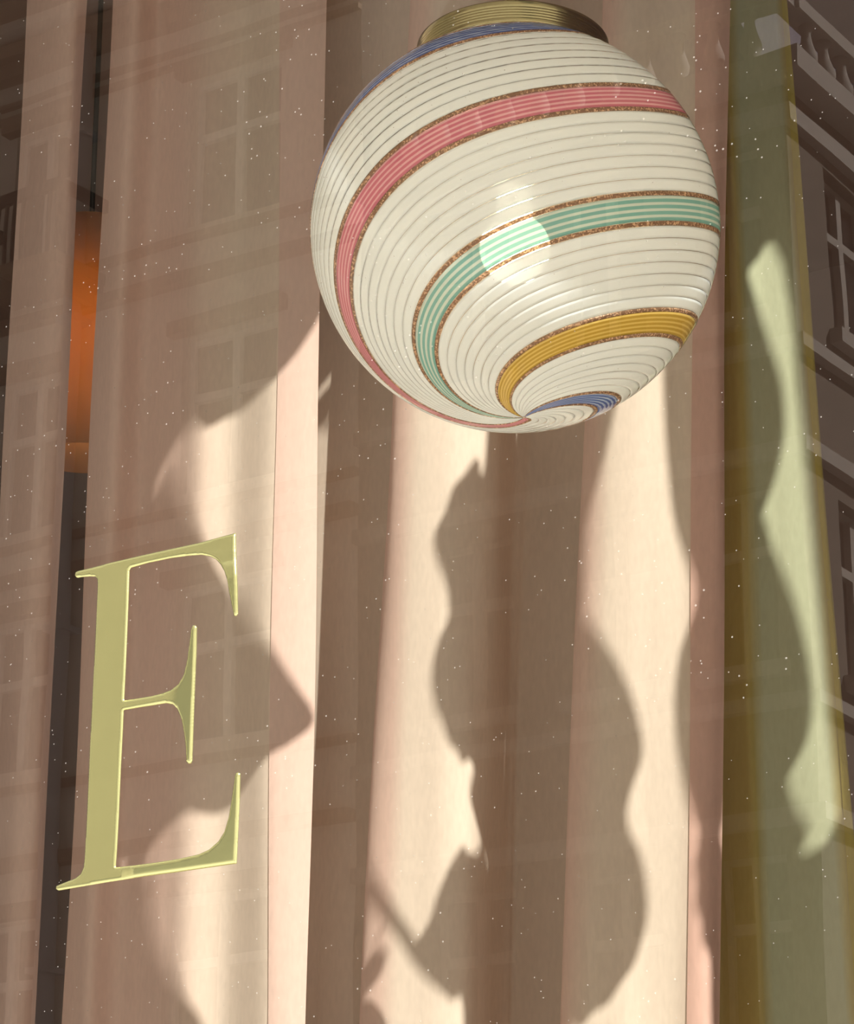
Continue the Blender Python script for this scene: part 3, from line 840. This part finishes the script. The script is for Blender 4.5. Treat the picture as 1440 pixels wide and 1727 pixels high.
# ------------------------------------------------------------------ houses across the street, seen mirrored in the pane
def wall_mesh(X0, X1, Z0, Z1, opens, depth, T):
    """wall front at local y=0 facing +y with window openings and reveals"""
    xs = sorted({X0, X1, *[o[0] for o in opens], *[o[1] for o in opens]})
    zs = sorted({Z0, Z1, *[o[2] for o in opens], *[o[3] for o in opens]})
    mb = MB()
    for i in range(len(xs) - 1):
        for j in range(len(zs) - 1):
            cx, cz = (xs[i] + xs[i + 1]) / 2, (zs[j] + zs[j + 1]) / 2
            if any(o[0] < cx < o[1] and o[2] < cz < o[3] for o in opens):
                continue
            mb.quad(T(xs[i], 0, zs[j]), T(xs[i], 0, zs[j + 1]), T(xs[i + 1], 0, zs[j + 1]), T(xs[i + 1], 0, zs[j]))
    for a, b, c, d in opens:
        mb.quad(T(a, 0, c), T(a, -depth, c), T(a, -depth, d), T(a, 0, d))
        mb.quad(T(b, 0, c), T(b, 0, d), T(b, -depth, d), T(b, -depth, c))
        mb.quad(T(a, 0, c), T(b, 0, c), T(b, -depth, c), T(a, -depth, c))
        mb.quad(T(a, 0, d), T(a, -depth, d), T(b, -depth, d), T(b, 0, d))
    # back and edges so that the wall has its thickness
    mb.quad(T(X0, -depth, Z0), T(X1, -depth, Z0), T(X1, -depth, Z1), T(X0, -depth, Z1))
    mb.quad(T(X0, 0, Z0), T(X0, -depth, Z0), T(X0, -depth, Z1), T(X0, 0, Z1))
    mb.quad(T(X1, 0, Z0), T(X1, 0, Z1), T(X1, -depth, Z1), T(X1, -depth, Z0))
    return mb

def tbox(mb, T, x0, x1, y0, y1, z0, z1):
    n = len(mb.v)
    mb.v += [T(x, y, z) for x, y, z in ((x0, y0, z0), (x1, y0, z0), (x1, y1, z0), (x0, y1, z0), (x0, y0, z1), (x1, y0, z1), (x1, y1, z1), (x0, y1, z1))]
    mb.f += [tuple(n + i for i in q) for q in ((0, 3, 2, 1), (4, 5, 6, 7), (0, 1, 5, 4), (1, 2, 6, 5), (2, 3, 7, 6), (3, 0, 4, 7))]
    return mb

def window(T, x0, x1, z0, z1, root, transom=0.62, mullions=1, paint='winframe'):
    fw = 0.055
    f = MB()
    tbox(f, T, x0, x0 + fw, -0.22, -0.12, z0, z1); tbox(f, T, x1 - fw, x1, -0.22, -0.12, z0, z1)
    tbox(f, T, x0 + fw, x1 - fw, -0.22, -0.12, z0, z0 + fw); tbox(f, T, x0 + fw, x1 - fw, -0.22, -0.12, z1 - fw, z1)
    zt = z0 + (z1 - z0) * transom
    tbox(f, T, x0 + fw, x1 - fw, -0.22, -0.10, zt - 0.045, zt + 0.045)
    xm = [x0 + (x1 - x0) * (k + 1) / (mullions + 1) for k in range(mullions)]
    for x in xm:
        tbox(f, T, x - 0.05, x + 0.05, -0.22, -0.10, z0 + fw, zt - 0.045)
        tbox(f, T, x - 0.05, x + 0.05, -0.22, -0.10, zt + 0.045, z1 - fw)
    w = f.build('window', M[paint], root)
    edges = [x0 + fw] + [q for x in xm for q in (x - 0.05, x + 0.05)] + [x1 - fw]
    for k in range(0, len(edges), 2):
        for a, b in ((z0 + fw, zt - 0.045), (zt + 0.045, z1 - fw)):
            tbox(MB(), T, edges[k], edges[k + 1], -0.19, -0.17, a, b).build('pane', M['pane'], w)
    return w

# --- pale house with drainpipe and little balcony
ORA = Vector((-19.0, -20.0, 0))
hA = empty('apartment_building', ORA)
tag(hA, 'pale rendered apartment house with white cross windows, mirrored left of the globe lamp', 'building')
TA = lambda x, y, z: (x - ORA.x, y, z)
opA = []
rowsA = [(14.22, 15.93), (11.25, 12.98), (8.62, 10.25), (5.45, 7.10)]
colsA = [(-15.92, -14.72), (-18.36, -17.50), (-21.4, -20.2), (-24.2, -23.0)]
for (a, b) in colsA:
    for (c, d) in rowsA:
        opA.append((a, b, c, d))
wa = wall_mesh(-26, -13.7, 0, 17.3, opA, 0.34, TA).build('wall', M['plasterA'], hA)
wa.data.materials.append(M['plasterB'])            # end face coloured dark to hold down its sunlit glare in the pane
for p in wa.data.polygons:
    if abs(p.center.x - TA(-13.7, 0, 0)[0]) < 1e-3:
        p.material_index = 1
tbox(MB(), TA, -26, -13.7, 0.0, 0.12, 0.0, 4.3).build('ground_floor', M['mirror_dark'], hA)  # unseen slab, added dark for the reflection in the letter
for o in opA:
    window(TA, *o, hA)
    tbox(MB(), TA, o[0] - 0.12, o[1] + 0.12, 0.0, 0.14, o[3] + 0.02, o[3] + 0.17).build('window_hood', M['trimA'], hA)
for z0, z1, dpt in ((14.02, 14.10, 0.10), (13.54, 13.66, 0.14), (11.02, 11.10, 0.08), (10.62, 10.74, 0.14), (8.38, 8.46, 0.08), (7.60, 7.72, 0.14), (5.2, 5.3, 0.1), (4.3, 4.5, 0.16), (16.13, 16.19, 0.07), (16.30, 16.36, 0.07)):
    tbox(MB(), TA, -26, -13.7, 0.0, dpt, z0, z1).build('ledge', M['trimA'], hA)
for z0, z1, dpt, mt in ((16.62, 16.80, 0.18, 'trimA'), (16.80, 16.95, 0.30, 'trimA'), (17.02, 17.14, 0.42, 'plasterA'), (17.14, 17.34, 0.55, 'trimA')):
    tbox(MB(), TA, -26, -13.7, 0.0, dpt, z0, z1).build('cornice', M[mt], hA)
MB().box(*[TA(-26, 0, 0)[0], TA(-13.7, 0, 0)[0]], -9.0, -0.345, 0, 17.0).build('rear_body', M['plasterB'], hA)  # dark colour dims the sunlit end as mirrored in the pane
gv = [(-13.7, -0.345, 17.0), (-13.7, -9.0, 17.0), (-13.7, -3.2, 20.55), (-13.9, -0.345, 17.0), (-13.9, -9.0, 17.0), (-13.9, -3.2, 20.55)]
gm = MB()
gm.v = [TA(*p) for p in gv]
gm.f = [(0, 1, 2), (3, 5, 4), (0, 3, 4, 1), (1, 4, 5, 2), (2, 5, 3, 0)]
gm.build('gable', M['plasterB'], hA)  # coloured dark as well, against sunlit glare in the reflection
rf = MB()
rf.quad(TA(-26, 0.1, 17.34), TA(-13.7, 0.1, 17.34), TA(-13.7, -3.2, 20.6), TA(-26, -3.2, 20.6))
rf.quad(TA(-26, -3.2, 20.6), TA(-13.7, -3.2, 20.6), TA(-13.7, -9, 17.0), TA(-26, -9, 17.0))
rf.quad(TA(-13.7, 0.1, 17.34), TA(-13.7, -9, 17.0), TA(-13.7, -3.2, 20.6), TA(-13.7, -3.2, 20.6))
rf = rf.build('roof', M['slate'], hA)
for k in range(3):
    x = -19.6 + k * 1.95
    dm = MB()
    tbox(dm, TA, x, x + 1.0, -1.6, -0.25, 17.5, 19.0)
    dm = dm.build('dormer', M['plasterA'], hA)
    for q in (0.12, 0.56):
        tbox(MB(), TA, x + q, x + q + 0.32, -0.25, -0.23, 17.65, 18.85).build('pane', M['pane'], dm)
pp = MB().tube([TA(-17.29, 0.16, z) for z in (0.1, 6, 12, 17.0)], 0.10, 16).build('drainpipe', M['zinc'], hA, True)
for z in (3.0, 6.5, 10.0, 13.4, 15.6):
    tbox(MB(), TA, -17.42, -17.16, 0.0, 0.28, z, z + 0.06).build('pipe_clamp', M['zinc'], pp)
bal = tbox(MB(), TA, -18.5, -17.0, 0.0, 0.8, 13.82, 13.95)
bal = bal.build('balcony', M['trimA'], hA)
rl = MB()
tbox(rl, TA, -18.5, -17.0, 0.74, 0.80, 14.66, 14.80)
tbox(rl, TA, -17.06, -17.0, 0.0, 0.74, 14.66, 14.80)
tbox(rl, TA, -18.5, -18.44, 0.0, 0.74, 14.66, 14.80)
rl.build('top_rail', M['iron'], bal)
for k in range(13):
    x = -18.48 + k * 0.12
    tbox(MB(), TA, x, x + 0.03, 0.75, 0.79, 13.95, 14.66).build('railing_bar', M['iron'], bal)
for x in (-18.4, -17.1):
    tbox(MB(), TA, x, x + 0.08, 0.0, 0.6, 13.55, 13.82).build('bracket', M['trimA'], bal)

# --- darker corner house with stone bands and a roof balustrade
ORB = Vector((-9.0, -20.0, 0))
hB = empty('corner_building', ORB)
tag(hB, 'dark corner house with pale stone bands, mirrored right of the globe lamp', 'building')
TB = lambda x, y, z: (x - ORB.x, y, z)
TS = lambda x, y, z: (y, x, z)                 # side face: local x runs along world y (x <= 0), front towards +x
rowsB = [(11.75, 13.38), (8.45, 10.10), (5.15, 6.80), (1.0, 3.6)]
opB = [(a, b, c, d) for (a, b) in ((-12.85, -12.0), (-11.35, -10.5), (-9.95, -9.30)) for (c, d) in rowsB]
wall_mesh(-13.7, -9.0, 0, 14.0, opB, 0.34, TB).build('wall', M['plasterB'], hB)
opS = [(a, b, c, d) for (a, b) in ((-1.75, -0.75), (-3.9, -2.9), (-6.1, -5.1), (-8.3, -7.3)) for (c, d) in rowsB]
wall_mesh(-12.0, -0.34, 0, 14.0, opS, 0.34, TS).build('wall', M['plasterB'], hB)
for T, ops in ((TB, opB), (TS, opS)):
    for o in ops:
        window(T, *o, hB, transom=0.64, paint='trimB')
        tbox(MB(), T, o[0] - 0.1, o[1] + 0.1, 0.0, 0.12, o[2] - 0.16, o[2] - 0.02).build('window_sill', M['trimB'], hB)
for z0, z1, dpt in ((13.50, 13.68, 0.10), (13.92, 14.14, 0.28), (11.30, 11.42, 0.10), (10.30, 10.44, 0.10), (8.00, 8.12, 0.10), (7.0, 7.14, 0.10), (4.3, 4.55, 0.2)):
    tbox(MB(), TB, -13.7, -9.0 + dpt, 0.0, dpt, z0, z1).build('stone_band', M['trimB'], hB)
    tbox(MB(), TS, -12.0, -0.001, 0.0, dpt, z0, z1).build('stone_band', M['trimB'], hB)
bprof = [(0.0005, 0.0), (0.085, 0.0), (0.085, 0.05), (0.05, 0.07), (0.045, 0.12), (0.10, 0.22), (0.105, 0.28), (0.06, 0.42), (0.045, 0.52), (0.07, 0.56), (0.08, 0.60), (0.0005, 0.60)]
bme = MB().lathe(bprof, 14).mesh('baluster')
for k in range(12):
    o = link('baluster', bme, M['trimB'], hB, True)
    o.location = TB(-13.5 + 0.38 * k, 0.02, 14.14)
for k in range(12):
    o = link('baluster', bme, M['trimB'], hB, True)
    o.location = TS(-0.5 - 0.38 * k, 0.02, 14.14)
tbox(MB(), TB, -13.7, -8.9, -0.10, 0.14, 14.74, 14.88).build('top_rail', M['trimB'], hB)
tbox(MB(), TS, -12.0, -0.10, -0.10, 0.14, 14.74, 14.88).build('top_rail', M['trimB'], hB)
rb = MB()
e = [TB(-13.7, -0.25, 14.05), TB(-9.25, -0.25, 14.05), TB(-9.25, -12, 14.05), TB(-13.7, -12, 14.05)]
g = [TB(-13.7, -2.0, 17.6), TB(-11.0, -2.0, 17.6), TB(-11.0, -12, 17.6), TB(-13.7, -12, 17.6)]
for i in range(4):
    rb.quad(e[i], e[(i + 1) % 4], g[(i + 1) % 4], g[i])
rb.quad(*g)
rb.build('roof', M['slate'], hB)
